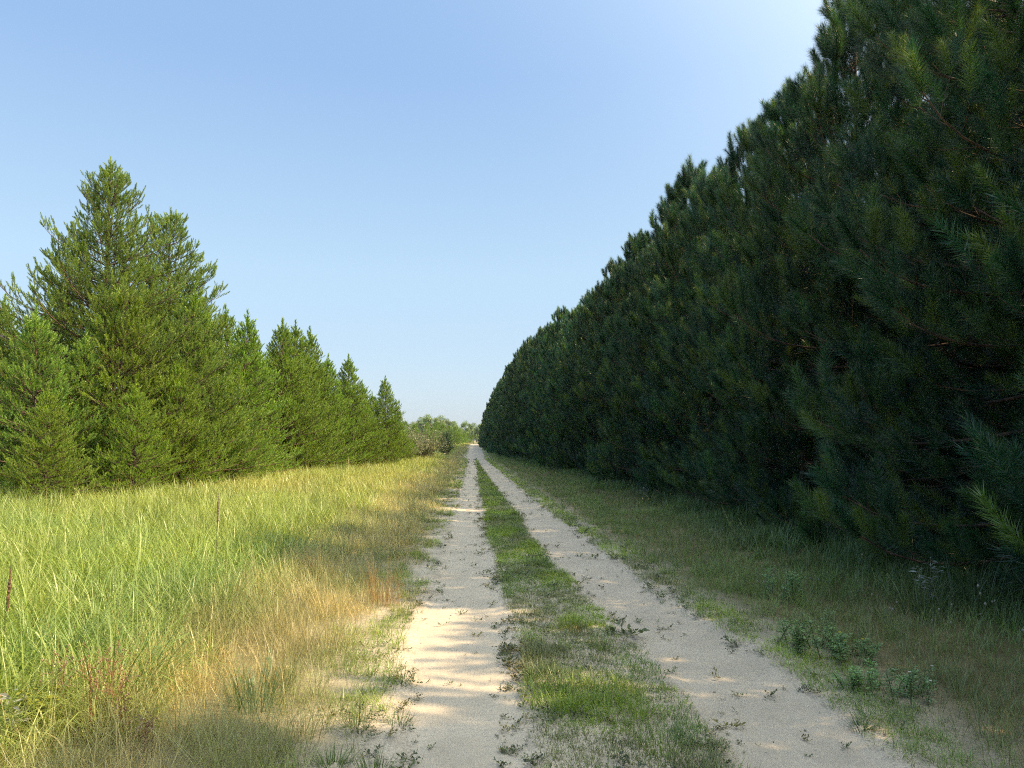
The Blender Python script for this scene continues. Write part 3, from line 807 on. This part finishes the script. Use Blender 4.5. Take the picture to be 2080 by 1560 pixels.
A = Acc()
vr_l = lambda y: edges(y)[3] + .25; vr_r = lambda y: wall(y) - .3
VG = np.array([.205, .285, .085]); VB = np.array([.245, .250, .115]); VT = np.array([.120, .195, .065])
def verge_prob(x, y):
    e = x - edges(y)[3]; return sstep(.2, .9, e) * (1 - .75 * sstep(-1.4, -.4, x - wall(y))) * (.45 + .55 * sstep(.3, .5, fbm(x * 1.5, y * 1.5, 131, 3)))
for (y0, y1, dens, nb, wm, sg) in [(1.2, 5, 170, 11, 1.0, 3), (5, 9, 140, 11, 1.2, 3), (9, 16, 75, 11, 1.8, 3), (16, 30, 36, 10, 2.8, 2), (30, 62, 14, 9, 5, 2), (62, 140, 4, 8, 10, 2), (140, 320, .9, 8, 18, 2)]:
    x, y = scatter(rng, y0, y1, vr_l, vr_r, dens, verge_prob)
    tall = sstep(-3.2, -1.9, x - wall(y) + (fbm(x * .8, y * .5, 133, 2) - .5) * 1.4)
    L = (.15 + .13 * fbm(x * 1.2, y * 1.2, 135, 2)) * (1 - tall) + (.22 + .26 * fbm(x * .9, y * .9, 137, 2)) * tall
    W = (.0034 * (1 - tall) + .0062 * tall) * wm
    n = .4 * sstep(.46, .64, fbm(x * 1.0, y * .7, 139, 3))[:, None]; t3 = tall[:, None]
    c = (VG * (1 - n) + VB * n) * (1 - t3) + VT * t3
    tufts(A, rng, x, y, nb, .06, L, W, c, (.05, .6), (.2, 1.5), sg, jit=.3)
    x, y = scatter(rng, y0, y1, vr_l, vr_r, dens * .05, verge_prob)
    tufts(A, rng, x, y, 2, .05, .5 * rng.uniform(.7, 1.3, len(x)), .0022 * wm, np.repeat(np.array([[.27, .22, .12]]), len(x), 0), (.02, .35), (0, .7), 2)
tag(A.build('verge_grass', M_GRASS), kind='stuff')

# fallen twigs and needles under the pines
A = Acc()
x, y = scatter(rng, 3, 22, lambda y: np.full_like(y, 5.6), lambda y: np.full_like(y, 13.0), 60)
n = len(x); P = np.stack([x, y, gz(x, y) + .015], 1)
blades(A, P, rng.uniform(.1, .5, n), rng.uniform(.004, .010, n), rng.uniform(0, 6.28, n), rng.uniform(1.3, 1.55, n), rng.uniform(-.2, .2, n), np.array([[.17, .095, .055]]) * rng.uniform(.5, 1.5, (n, 1)), 2)
tag(A.build('needle_litter', M_DEAD), kind='stuff')

# sprigs of low weeds on the sand
def ball(acc, p, r, col, squash=1.0):
    V = []; F = []
    rings, sg = 4, 6
    for a in range(rings + 1):
        th = PI * a / rings
        for b in range(sg):
            ph = 2 * PI * b / sg
            V.append((p[0] + r * math.sin(th) * math.cos(ph), p[1] + r * math.sin(th) * math.sin(ph), p[2] + r * squash * math.cos(th)))
    for a in range(rings):
        for b in range(sg):
            i = a * sg + b; j = a * sg + (b + 1) % sg
            F += [(i, j, j + sg), (i, j + sg, i + sg)]
    acc.add(V, F, col)
def sprig(rd):
    V = []; F = []
    for s in range(rd.randint(3, 6)):
        a = rd.uniform(0, 6.28); el = rd.uniform(.1, .8); l = rd.uniform(.5, 1.0)
        d = dvec(a, el); sd = Vector((-math.sin(a), math.cos(a), 0))
        b = len(V); V += [Vector((0, 0, 0)) + sd * .02, -sd * .02, d * l]; F.append((b, b + 1, b + 2))
        for k in range(rd.randint(4, 7)):
            t = rd.uniform(.25, 1.0); p = d * l * t; q = dvec(a + rd.choice((-1, 1)) * rd.uniform(.4, 1.2), rd.uniform(0, 1.0)) * rd.uniform(.18, .36)
            w = q.cross(Vector((rd.uniform(-1, 1), rd.uniform(-1, 1), 1))).normalized() * rd.uniform(.05, .09)
            b = len(V); V += [p, p + q * .5 + w, p + q, p + q * .5 - w]; F += [(b, b + 1, b + 2), (b, b + 2, b + 3)]
    return np.array([tuple(v) for v in V], np.float32), np.array(F)
rd = random.Random(9)
SPR = [sprig(rd) for _ in range(8)]
A = Acc()
def weed_pts(y0, y1, dens):
    def pr(x, y):
        a, b, c, d = edges(y)
        s = inside(x, y)
        clump = sstep(.44, .64, fbm(x * 2.6, y * 1.6, 151, 3)) * (.25 + .75 * sstep(.45, .6, fbm(x * 9, y * 9, 153, 2)))
        m = (.008 + .05 * sstep(.6, .75, fbm(x * 3.3, y * 3.3, 157, 2)))        # a few anywhere on the sand
        rimw = sstep(.20, .0, s) * sstep(-.5, -.05, s)
        inner = np.maximum(sstep(.22, .0, np.abs(x - b)) * 1.3, .55 * sstep(.18, 0, np.abs(x - c)))
        return np.clip(np.maximum(m, np.maximum(inner * clump, .55 * rimw * clump)) + .25 * ((x > b) & (x < c)) * clump, 0, 1)
    return scatter(rng, y0, y1, lambda y: edges(y)[0] - .5, lambda y: edges(y)[3] + .5, dens, pr)
for (y0, y1, dens, sc_) in [(1.2, 6, 900, 1.0), (6, 12, 560, 1.15), (12, 25, 220, 1.5), (25, 60, 50, 2.2)]:
    x, y = weed_pts(y0, y1, dens); n = len(x)
    pick = rng.integers(0, 8, n); s = .021 * np.exp(rng.normal(.35, .5, n)) * sc_; az = rng.uniform(0, 6.28, n)
    col = np.array([.105, .130, .055])[None] * rng.uniform(.6, 1.6, (n, 1)) * np.where(rng.random((n, 1)) < .15, np.array([[1.7, 1.2, .9]]), 1.0)
    z = gz(x, y) + .012
    for k in range(8):
        i = np.nonzero(pick == k)[0]; T, Fk = SPR[k]
        ca, sa = np.cos(az[i]), np.sin(az[i])
        V = np.stack([T[None, :, 0] * ca[:, None] - T[None, :, 1] * sa[:, None], T[None, :, 0] * sa[:, None] + T[None, :, 1] * ca[:, None], np.repeat(T[None, :, 2], len(i), 0)], 2) * s[i][:, None, None]
        V += np.stack([x[i], y[i], z[i]], 1)[:, None, :]
        FF = (np.arange(len(i)) * len(T))[:, None, None] + Fk[None]
        A.add(V.reshape(-1, 3), FF.reshape(-1, 3), np.repeat(col[i], len(T), 0))
tag(A.build('ground_weeds', M_HERB), kind='stuff')

# fallen needles, twigs and crumbs lying on the sand
A = Acc()
x, y = scatter(rng, 1.3, 18, lambda y: edges(y)[0] - .3, lambda y: edges(y)[3] + .3, 26, lambda x, y: .25 + .75 * sstep(.25, .0, inside(x, y)))
n = len(x); P = np.stack([x, y, gz(x, y) + .013], 1)
blades(A, P, np.exp(rng.normal(-3.2, .45, n)), rng.uniform(.0015, .0045, n), rng.uniform(0, 6.28, n), rng.uniform(1.40, 1.58, n), rng.uniform(-.2, .1, n),
       np.array([[.16, .105, .065]]) * rng.uniform(.4, 1.5, (n, 1)), 2)
for _ in range(120):
    yy = rng.uniform(1.5, 10); xx = rng.uniform(-.6, 2.2)
    ball(A, (xx, yy, float(gz(xx, yy)) + .010), rng.uniform(.003, .009), np.array([.34, .29, .23]) * rng.uniform(.5, 1.2), .6)
tag(A.build('track_litter', M_DEAD), kind='stuff')

# pale clover heads scattered through the right verge
A = Acc()
xs, ys_ = scatter(rng, 2.2, 13, lambda y: edges(y)[3] + .45, lambda y: np.minimum(edges(y)[3] + 2.3, 5.0), 16, lambda x, y: sstep(.42, .6, fbm(x * 1.2, y * 1.2, 161, 2)))
for X_, Y_ in zip(xs, ys_):
    z = float(gz(X_, Y_)); h = rd.uniform(.16, .34); q = (X_ + rd.uniform(-.04, .04), Y_ + rd.uniform(-.04, .04), z + h)
    tube(A, [(X_, Y_, z), q], [.0012, .001], 3, (.13, .13, .06))
    ball(A, q, rd.uniform(.006, .010), np.array([.36, .33, .27]) * rd.uniform(.7, 1.2), 1.25)
tag(A.build('clover_flowers', M_HERB), kind='stuff')

# ------------------------------------------------------------------ single plants one can point at
def gpx(X, Y, h=0.0):
    """photo pixel -> point on the ground (or h above it)"""
    d = (CAM_H - h) * 1503 / (Y - 893); return (X - 965) / 1503 * d, d
def tuft_thing(X, Y, n, rad, L, W, col, lab, group=None, lean=(.05, .5), bend=(.2, 1.2), tip=None, name='grass_tuft', seed=1):
    x, y = gpx(X, Y); z = float(gz(x, y)); r_ = np.random.default_rng(seed)
    A = Acc(); az = r_.uniform(0, 6.28, n); q = rad * np.sqrt(r_.random(n))
    P = np.stack([q * np.cos(az), q * np.sin(az), np.full(n, -.01)], 1)
    c = np.asarray(col)[None] * r_.uniform(.7, 1.3, (n, 1))
    blades(A, P, L * r_.uniform(.5, 1.1, n), W * r_.uniform(.6, 1.3, n), az + r_.uniform(-.4, .4, n), r_.uniform(*lean, n), r_.uniform(*bend, n), c, 5, None if tip is None else np.asarray(tip)[None] + 0 * c)
    o = A.build(name, M_GRASS); o.location = (x, y, z)
    tag(o, lab, 'grass tuft', group)
tuft_thing(265, 1440, 260, .26, .62, .010, (.21, .32, .075), 'lush broad-bladed green grass tuft in the lower left meadow', bend=(.5, 2.8), seed=1)
tuft_thing(120, 1400, 170, .20, .62, .009, (.22, .32, .085), 'light green arching grass tuft left of the lush dark tuft', bend=(.5, 2.8), seed=2)
tuft_thing(545, 1420, 150, .16, .36, .0065, (.16, .24, .09), 'blue-green upright grass tuft at the border of the dry strip', bend=(.1, .8), seed=3)
tuft_thing(785, 1222, 150, .16, .52, .0035, (.40, .27, .12), 'tall straw-coloured grass tuft beside the left wheel track', lean=(.02, .28), bend=(0, .5), seed=4)
G_T = 'small green grass tufts on the sand at the left'
for (X, Y, L, lab, sd) in [(735, 1462, .15, 'bright green grass tuft left of the wheel track, uppermost of the near tufts', 5), (818, 1448, .09, 'flat dark green grass tuft spread on bare sand beside the wheel track', 6),
                           (770, 1545, .14, 'grass tuft on the sand at the bottom photo edge', 7), (690, 1535, .15, 'thick grass tuft at the bottom edge where dry strip meets sand', 8),
                           (820, 1372, .11, 'dark green grass tuft jutting into the left wheel track', 9)]:
    tuft_thing(X, Y, 90, .07, L, .0042, (.13, .20, .045), lab, G_T, lean=(.1, 1.1), bend=(.1, .9), seed=sd)
tuft_thing(1215, 1315, 100, .09, .17, .004, (.15, .23, .04), 'bright lime grass tuft in the middle strip below the sun streak', None, lean=(.1, .7), seed=10)
tuft_thing(1350, 1510, 150, .14, .17, .004, (.14, .22, .045), 'lime green grass tuft at the right side of the middle strip', None, lean=(.1, .7), seed=11)
tuft_thing(1745, 1480, 60, .05, .12, .0050, (.08, .13, .04), 'dark spreading grass tuft alone on the right wheel track', None, lean=(.5, 1.3), bend=(.0, .5), seed=12)
tuft_thing(1985, 1265, 170, .28, .60, .008, (.085, .145, .065), 'tall blue-green grass tuft under the nearest pine at the right', None, bend=(.3, 1.7), seed=13)
tuft_thing(1885, 1275, 110, .20, .50, .008, (.10, .15, .055), 'arching green grass tuft left of the blue-green tuft under the pines', None, bend=(.3, 1.7), seed=14)

def leafset(acc, r_, pts, dirs, ln, wd, cols):
    n = len(pts); p = np.asarray(pts); d = np.asarray(dirs); d = d / (np.linalg.norm(d, axis=1, keepdims=True) + 1e-9)
    b = np.cross(d, r_.normal(size=(n, 3)) * .4 + np.array([0, 0, 1])); b /= np.linalg.norm(b, axis=1, keepdims=True) + 1e-9
    l = (ln * r_.uniform(.7, 1.2, n))[:, None]; w = (wd * r_.uniform(.8, 1.2, n))[:, None]
    V = np.stack([p, p + d * l * .5 + b * w, p + d * l + np.array([0, 0, -.15]) * l, p + d * l * .5 - b * w], 1)
    F = (np.arange(n) * 4)[:, None] + np.array([0, 1, 2, 0, 2, 3])[None]
    acc.add(V.reshape(-1, 3), F.reshape(-1, 3), np.repeat(cols, 4, 0))
def herb(X, Y, H, spread, ns, leaf, wid, col, lab, seed, perstem=40, stemcol=(.14, .15, .06), flowers=None, cat='plant', name='leafy_plant', group=None, lean=.6, pin=3):
    x, y = gpx(X, Y); r_ = np.random.default_rng(seed); rd_ = random.Random(seed)
    root = empty(name, (x, y, float(gz(x, y)) - .01)); S = Acc(); Lf = Acc(); Fl = []
    for s in range(ns):
        a = rd_.uniform(0, 6.28); e = PI / 2 - rd_.uniform(0, lean); h = H * rd_.uniform(.65, 1.05)
        b = Vector((rd_.uniform(-1, 1) * spread * .3, rd_.uniform(-1, 1) * spread * .3, 0)); d = dvec(a, e)
        t = b + d * h; m = b.lerp(t, .5) + Vector((0, 0, h * .06))
        tube(S, [b, m, t], [.0035, .0028, .0012], 4, stemcol)
        pts = []; dirs = []
        for k in range(perstem):
            u = rd_.uniform(.12, 1.0); o = b.lerp(m, u * 2) if u < .5 else m.lerp(t, u * 2 - 1)
            la = rd_.uniform(0, 6.28); q = dvec(la, rd_.uniform(-.1, .8)); rl = leaf * (1.25 - .6 * u)
            for g_ in range(pin):
                o2 = o + q * rl * g_ * .55; sgn = (-1, 1)[(k + g_) % 2]
                pts.append(tuple(o2)); dirs.append(tuple(q + Vector((-q.y, q.x, 0)) * sgn * (.9 if pin > 1 else .1)))
        c = np.asarray(col)[None] * r_.uniform(.7, 1.35, (len(pts), 1))
        leafset(Lf, r_, pts, dirs, leaf, wid, c)
        if flowers: Fl.append(t)
    for v_, f_, c_ in zip(S.v, S.f, S.c):
        one = Acc(); one.add(v_, f_ - f_.min(), c_); one.build('stem', M_HERB, root)
    Lf.build('foliage', M_HERB, root)
    if flowers:
        fc, fr, fnum = flowers
        for t in Fl[:fnum]:
            f = Acc()
            for k in range(7):
                a = 2 * PI * k / 7; c = t + Vector((0, 0, .004)); p1 = c + Vector((math.cos(a - .35), math.sin(a - .35), .25)) * fr; p2 = c + Vector((math.cos(a + .35), math.sin(a + .35), .25)) * fr
                f.add([tuple(c), tuple(p1), tuple(p2)], [(0, 1, 2)], fc)
            ball(f, tuple(t), fr * .35, np.array(fc) * .8, .8)
            f.build('flower', M_HERB, root)
    tag(root, lab, cat, group)
LG = (.085, .165, .070)
herb(1640, 1325, .26, .70, 13, .034, .005, (.24, .37, .14), 'feathery light green leafy plant at the edge of the right verge', 401, 46)
herb(1715, 1345, .22, .50, 10, .032, .005, (.22, .35, .14), 'leafy green plant with small yellow flowers beside the right wheel track', 402, 42, flowers=((.75, .60, .02), .012, 3))
herb(1760, 1410, .16, .5, 9, .030, .005, (.23, .36, .14), 'low feathery green plant right of the yellow flowers', 403, 34)
herb(1600, 1225, .32, .6, 9, .034, .005, (.22, .36, .15), 'feathery green plant farther back in the right verge', 404, 38)
herb(1855, 1430, .22, .5, 8, .028, .005, (.18, .28, .12), 'low dull green plant with white flower heads in the right verge', 405, 32, flowers=((.7, .7, .66), .010, 4))
herb(1895, 1262, .50, .12, 5, .075, .008, (.23, .27, .24), 'grey-leaved sagebrush stem in front of the dark pine boughs', 406, 16, pin=1, lean=.5)
herb(88, 1530, .32, .1, 4, .070, .009, (.30, .32, .28), 'silver-leaved plant in the bottom left corner', 407, 9, pin=1, lean=.45)
herb(118, 1510, .26, .14, 6, .036, .010, (.28, .30, .03), 'yellow-green leafy sprout beside the silver-leaved plant', 408, 18, pin=2)
herb(1305, 1030, .55, .16, 5, .05, .008, (.18, .22, .19), 'small pale grey-green plant by the pine edge, mid distance', 409, 20, pin=1)

def stalks(X, Y, n, H, spread, col, hcol, hr, lab, seed, name='dried_weed', cat='weed', group=None, lean=.25):
    x, y = gpx(X, Y); rd_ = random.Random(seed)
    S = Acc(); Hd = S
    for s in range(n):
        b = Vector((rd_.uniform(-1, 1) * spread, rd_.uniform(-1, 1) * spread, 0)); t = b + dvec(rd_.uniform(0, 6.28), PI / 2 - rd_.uniform(0, lean)) * H * rd_.uniform(.7, 1.05)
        tube(S, [b, b.lerp(t, .5) + Vector((.01, 0, 0)), t], [.0030, .0024, .0014], 4, col)
        for k in range(9):
            u = rd_.uniform(.45, 1); o = b.lerp(t, u); f = o + dvec(rd_.uniform(0, 6.28), rd_.uniform(.3, 1.2)) * H * rd_.uniform(.08, .22)
            tube(S, [o, f], [.0014, .0008], 3, col)
            for _ in range(2):
                ball(Hd, (f.x + rd_.uniform(-.012, .012), f.y + rd_.uniform(-.012, .012), f.z + rd_.uniform(-.01, .012)), hr * rd_.uniform(.6, 1.2), np.array(hcol) * rd_.uniform(.7, 1.25), 1.1)
    root = S.build(name, M_HERB); root.location = (x, y, float(gz(x, y)) - .01)
    tag(root, lab, cat, group)
stalks(232, 1500, 7, .46, .09, (.30, .13, .06), (.33, .21, .12), .0045, 'rust-brown dried weed with branching seed heads in front of the lush tuft', 501)
stalks(165, 1490, 4, .40, .07, (.30, .15, .08), (.40, .29, .20), .0045, 'dried weed with pale tan heads left of the rust-brown one', 502)
stalks(300, 1520, 4, .36, .07, (.28, .14, .07), (.33, .22, .13), .0042, 'short rusty dried weed right of the lush grass tuft', 503)
stalks(30, 1545, 6, .30, .10, (.32, .18, .08), (.45, .28, .15), .005, 'low orange-brown dried weed in the bottom left corner', 504)
stalks(340, 1545, 4, .28, .06, (.28, .15, .09), (.38, .26, .18), .0045, 'thin reddish dried weed at the edge of the shaded dry grass', 505)

def spike(X, Y, H, r, col, lab, seed, tilt, stemcol=(.16, .16, .07), name='seed_spike', frac=.45, group=None):
    x, y = gpx(X, Y); rd_ = random.Random(seed); root = empty(name, (x, y, float(gz(x, y)) - .01))
    S = Acc(); t = Vector((math.sin(tilt) * H, 0, math.cos(tilt) * H)); tube(S, [(0, 0, 0), tuple(t * .5 + Vector((-.01, 0, 0))), tuple(t)], [.005, .004, .002], 5, stemcol)
    S.build('stem', M_HERB, root); Hd = Acc()
    m = 26; pts = []; rad = []
    for k in range(m + 1):
        u = 1 - frac + frac * k / m; v = k / m
        pts.append(tuple(t * u + Vector((rd_.uniform(-.15, .15) * r, rd_.uniform(-.15, .15) * r, 0)))); rad.append(r * (.25 + .75 * math.sin(PI * (.12 + .85 * v))) * (1 - .45 * v) * rd_.uniform(.45, 1.1))
    tube(Hd, pts, rad, 7, col)
    Hd.build('seed_head', M_HERB, root); tag(root, lab, 'plant', group)
spike(62, 1375, .64, .015, (.19, .105, .06), 'rusty brown dock seed spike standing in the left meadow', 601, .03)
spike(462, 1215, .95, .014, (.20, .17, .11), 'tall grey dead stalk in the middle of the left meadow', 602, -.02, frac=.3)
spike(1505, 1122, .62, .022, (.22, .26, .09), 'pale green leaning flower spike near the foot of the pines', 603, -.42, frac=.7)
spike(1528, 1122, .42, .018, (.22, .26, .09), 'shorter pale green spike right of the taller leaning spike', 604, -.42, frac=.6)

# ------------------------------------------------------------------ haze, sky, sun, camera
if HAZE > 0:
    a = Acc(); x0, x1, y0, y1, z0, z1 = -905, 905, -305, 1305, -1.3, 30
    V = [(x0, y0, z0), (x1, y0, z0), (x1, y1, z0), (x0, y1, z0), (x0, y0, z1), (x1, y0, z1), (x1, y1, z1), (x0, y1, z1)]
    Q = [(0, 3, 2, 1), (4, 5, 6, 7), (0, 1, 5, 4), (1, 2, 6, 5), (2, 3, 7, 6), (3, 0, 4, 7)]
    F = [t for q in Q for t in ((q[0], q[1], q[2]), (q[0], q[2], q[3]))]
    m, nt, N, L, out = nmat('haze_air')
    pv = N.new('ShaderNodeVolumePrincipled'); pv.inputs['Color'].default_value = (.86, .93, 1, 1); pv.inputs['Density'].default_value = HAZE; pv.inputs['Anisotropy'].default_value = .2
    L.new(pv.outputs[0], out.inputs['Volume'])
    a.add(V, F, (1, 1, 1)); tag(a.build('haze', m), kind='stuff')

el, az = D2R(SUN_ELEV), D2R(SUN_AZ)
sd = Vector((math.cos(el) * math.cos(az), math.cos(el) * math.sin(az), math.sin(el)))     # towards the sun
w = bpy.data.worlds.new('World'); sc.world = w; w.use_nodes = True
nt = w.node_tree; nt.nodes.clear()
out = nt.nodes.new('ShaderNodeOutputWorld'); bg = nt.nodes.new('ShaderNodeBackground'); sky = nt.nodes.new('ShaderNodeTexSky')
sky.sky_type = 'NISHITA'; sky.sun_disc = False; sky.sun_elevation = el; sky.sun_rotation = math.atan2(sd.x, sd.y)
sky.altitude = 300; sky.air_density = 1.0; sky.dust_density = 1.2; sky.ozone_density = 1.0
mx = nt.nodes.new('ShaderNodeMix'); mx.data_type = 'RGBA'; mx.inputs[0].default_value = .85       # summer haze evens the sky out
tcw = nt.nodes.new('ShaderNodeTexCoord'); sx = nt.nodes.new('ShaderNodeSeparateXYZ'); nt.links.new(tcw.outputs['Generated'], sx.inputs[0])
rp = nt.nodes.new('ShaderNodeValToRGB'); nt.links.new(sx.outputs['Z'], rp.inputs['Fac'])
stops = [(0, (.98, 1.22, 1.60)), (.065, (1.09, 1.39, 1.74)), (.22, (1.16, 1.62, 1.98)), (.45, (.78, 1.26, 1.98)), (1, (.70, 1.2, 2.0))]
while len(rp.color_ramp.elements) < len(stops): rp.color_ramp.elements.new(.5)
for e_, (p_, c_) in zip(rp.color_ramp.elements, stops): e_.position = p_
for e_, (p_, c_) in zip(rp.color_ramp.elements, stops): e_.color = (*[v * .87 / 2.5 for v in c_], 1)
sc25 = nt.nodes.new('ShaderNodeVectorMath'); sc25.operation = 'SCALE'; sc25.inputs['Scale'].default_value = 2.5
nt.links.new(rp.outputs['Color'], sc25.inputs[0]); nt.links.new(sc25.outputs[0], mx.inputs[7])
nt.links.new(sky.outputs[0], mx.inputs[6])
# broad bright aureole round the sun, added to the sky to fill the shade
geo = nt.nodes.new('ShaderNodeTexCoord'); dp = nt.nodes.new('ShaderNodeVectorMath'); dp.operation = 'DOT_PRODUCT'; dp.inputs[1].default_value = sd
nt.links.new(geo.outputs['Generated'], dp.inputs[0])
cl = nt.nodes.new('ShaderNodeMath'); cl.operation = 'MAXIMUM'; cl.inputs[1].default_value = 0; nt.links.new(dp.outputs['Value'], cl.inputs[0])
pw = nt.nodes.new('ShaderNodeMath'); pw.operation = 'POWER'; pw.inputs[1].default_value = 3.3; nt.links.new(cl.outputs[0], pw.inputs[0])
au = nt.nodes.new('ShaderNodeMix'); au.data_type = 'RGBA'; au.blend_type = 'ADD'; au.clamp_result = False; au.inputs[7].default_value = AUREOLE
nt.links.new(pw.outputs[0], au.inputs[0]); nt.links.new(mx.outputs[2], au.inputs[6]); nt.links.new(au.outputs[2], bg.inputs['Color']); bg.inputs['Strength'].default_value = SKY_STRENGTH
nt.links.new(bg.outputs[0], out.inputs['Surface'])
ld = bpy.data.lights.new('sun', 'SUN'); ld.energy = SUN_STRENGTH; ld.angle = D2R(.55); ld.color = (1.0, .76, .44)
lo = bpy.data.objects.new('sun', ld); C.objects.link(lo); lo.rotation_euler = sd.to_track_quat('Z', 'Y').to_euler(); lo.location = (30, 0, 40)

cd = bpy.data.cameras.new('camera'); cam = bpy.data.objects.new('camera', cd); C.objects.link(cam); sc.camera = cam
cd.sensor_fit = 'HORIZONTAL'; cd.sensor_width = 36.0; cd.lens = 36.0 * 1503 / 2080; cd.clip_end = 5000; cd.clip_start = .05
cam.location = (0, 0, CAM_H)
cam.rotation_euler = (PI / 2 + math.atan(113 / 1503), 0, -math.atan(75 / 1503))

cy = sc.cycles
cy.max_bounces = 6; cy.diffuse_bounces = 3; cy.glossy_bounces = 2; cy.transmission_bounces = 4; cy.transparent_max_bounces = 4; cy.volume_bounces = 0
cy.use_denoising = False; cy.use_adaptive_sampling = False; cy.sample_clamp_direct = 4.0; cy.sample_clamp_indirect = 1.5
cy.pixel_filter_type = 'BLACKMAN_HARRIS'; cy.filter_width = 1.1
cy.caustics_reflective = False; cy.caustics_refractive = False
vs = sc.view_settings; vs.view_transform = 'Standard'; vs.look = 'None'; vs.gamma = 1; vs.exposure = EXPOSURE
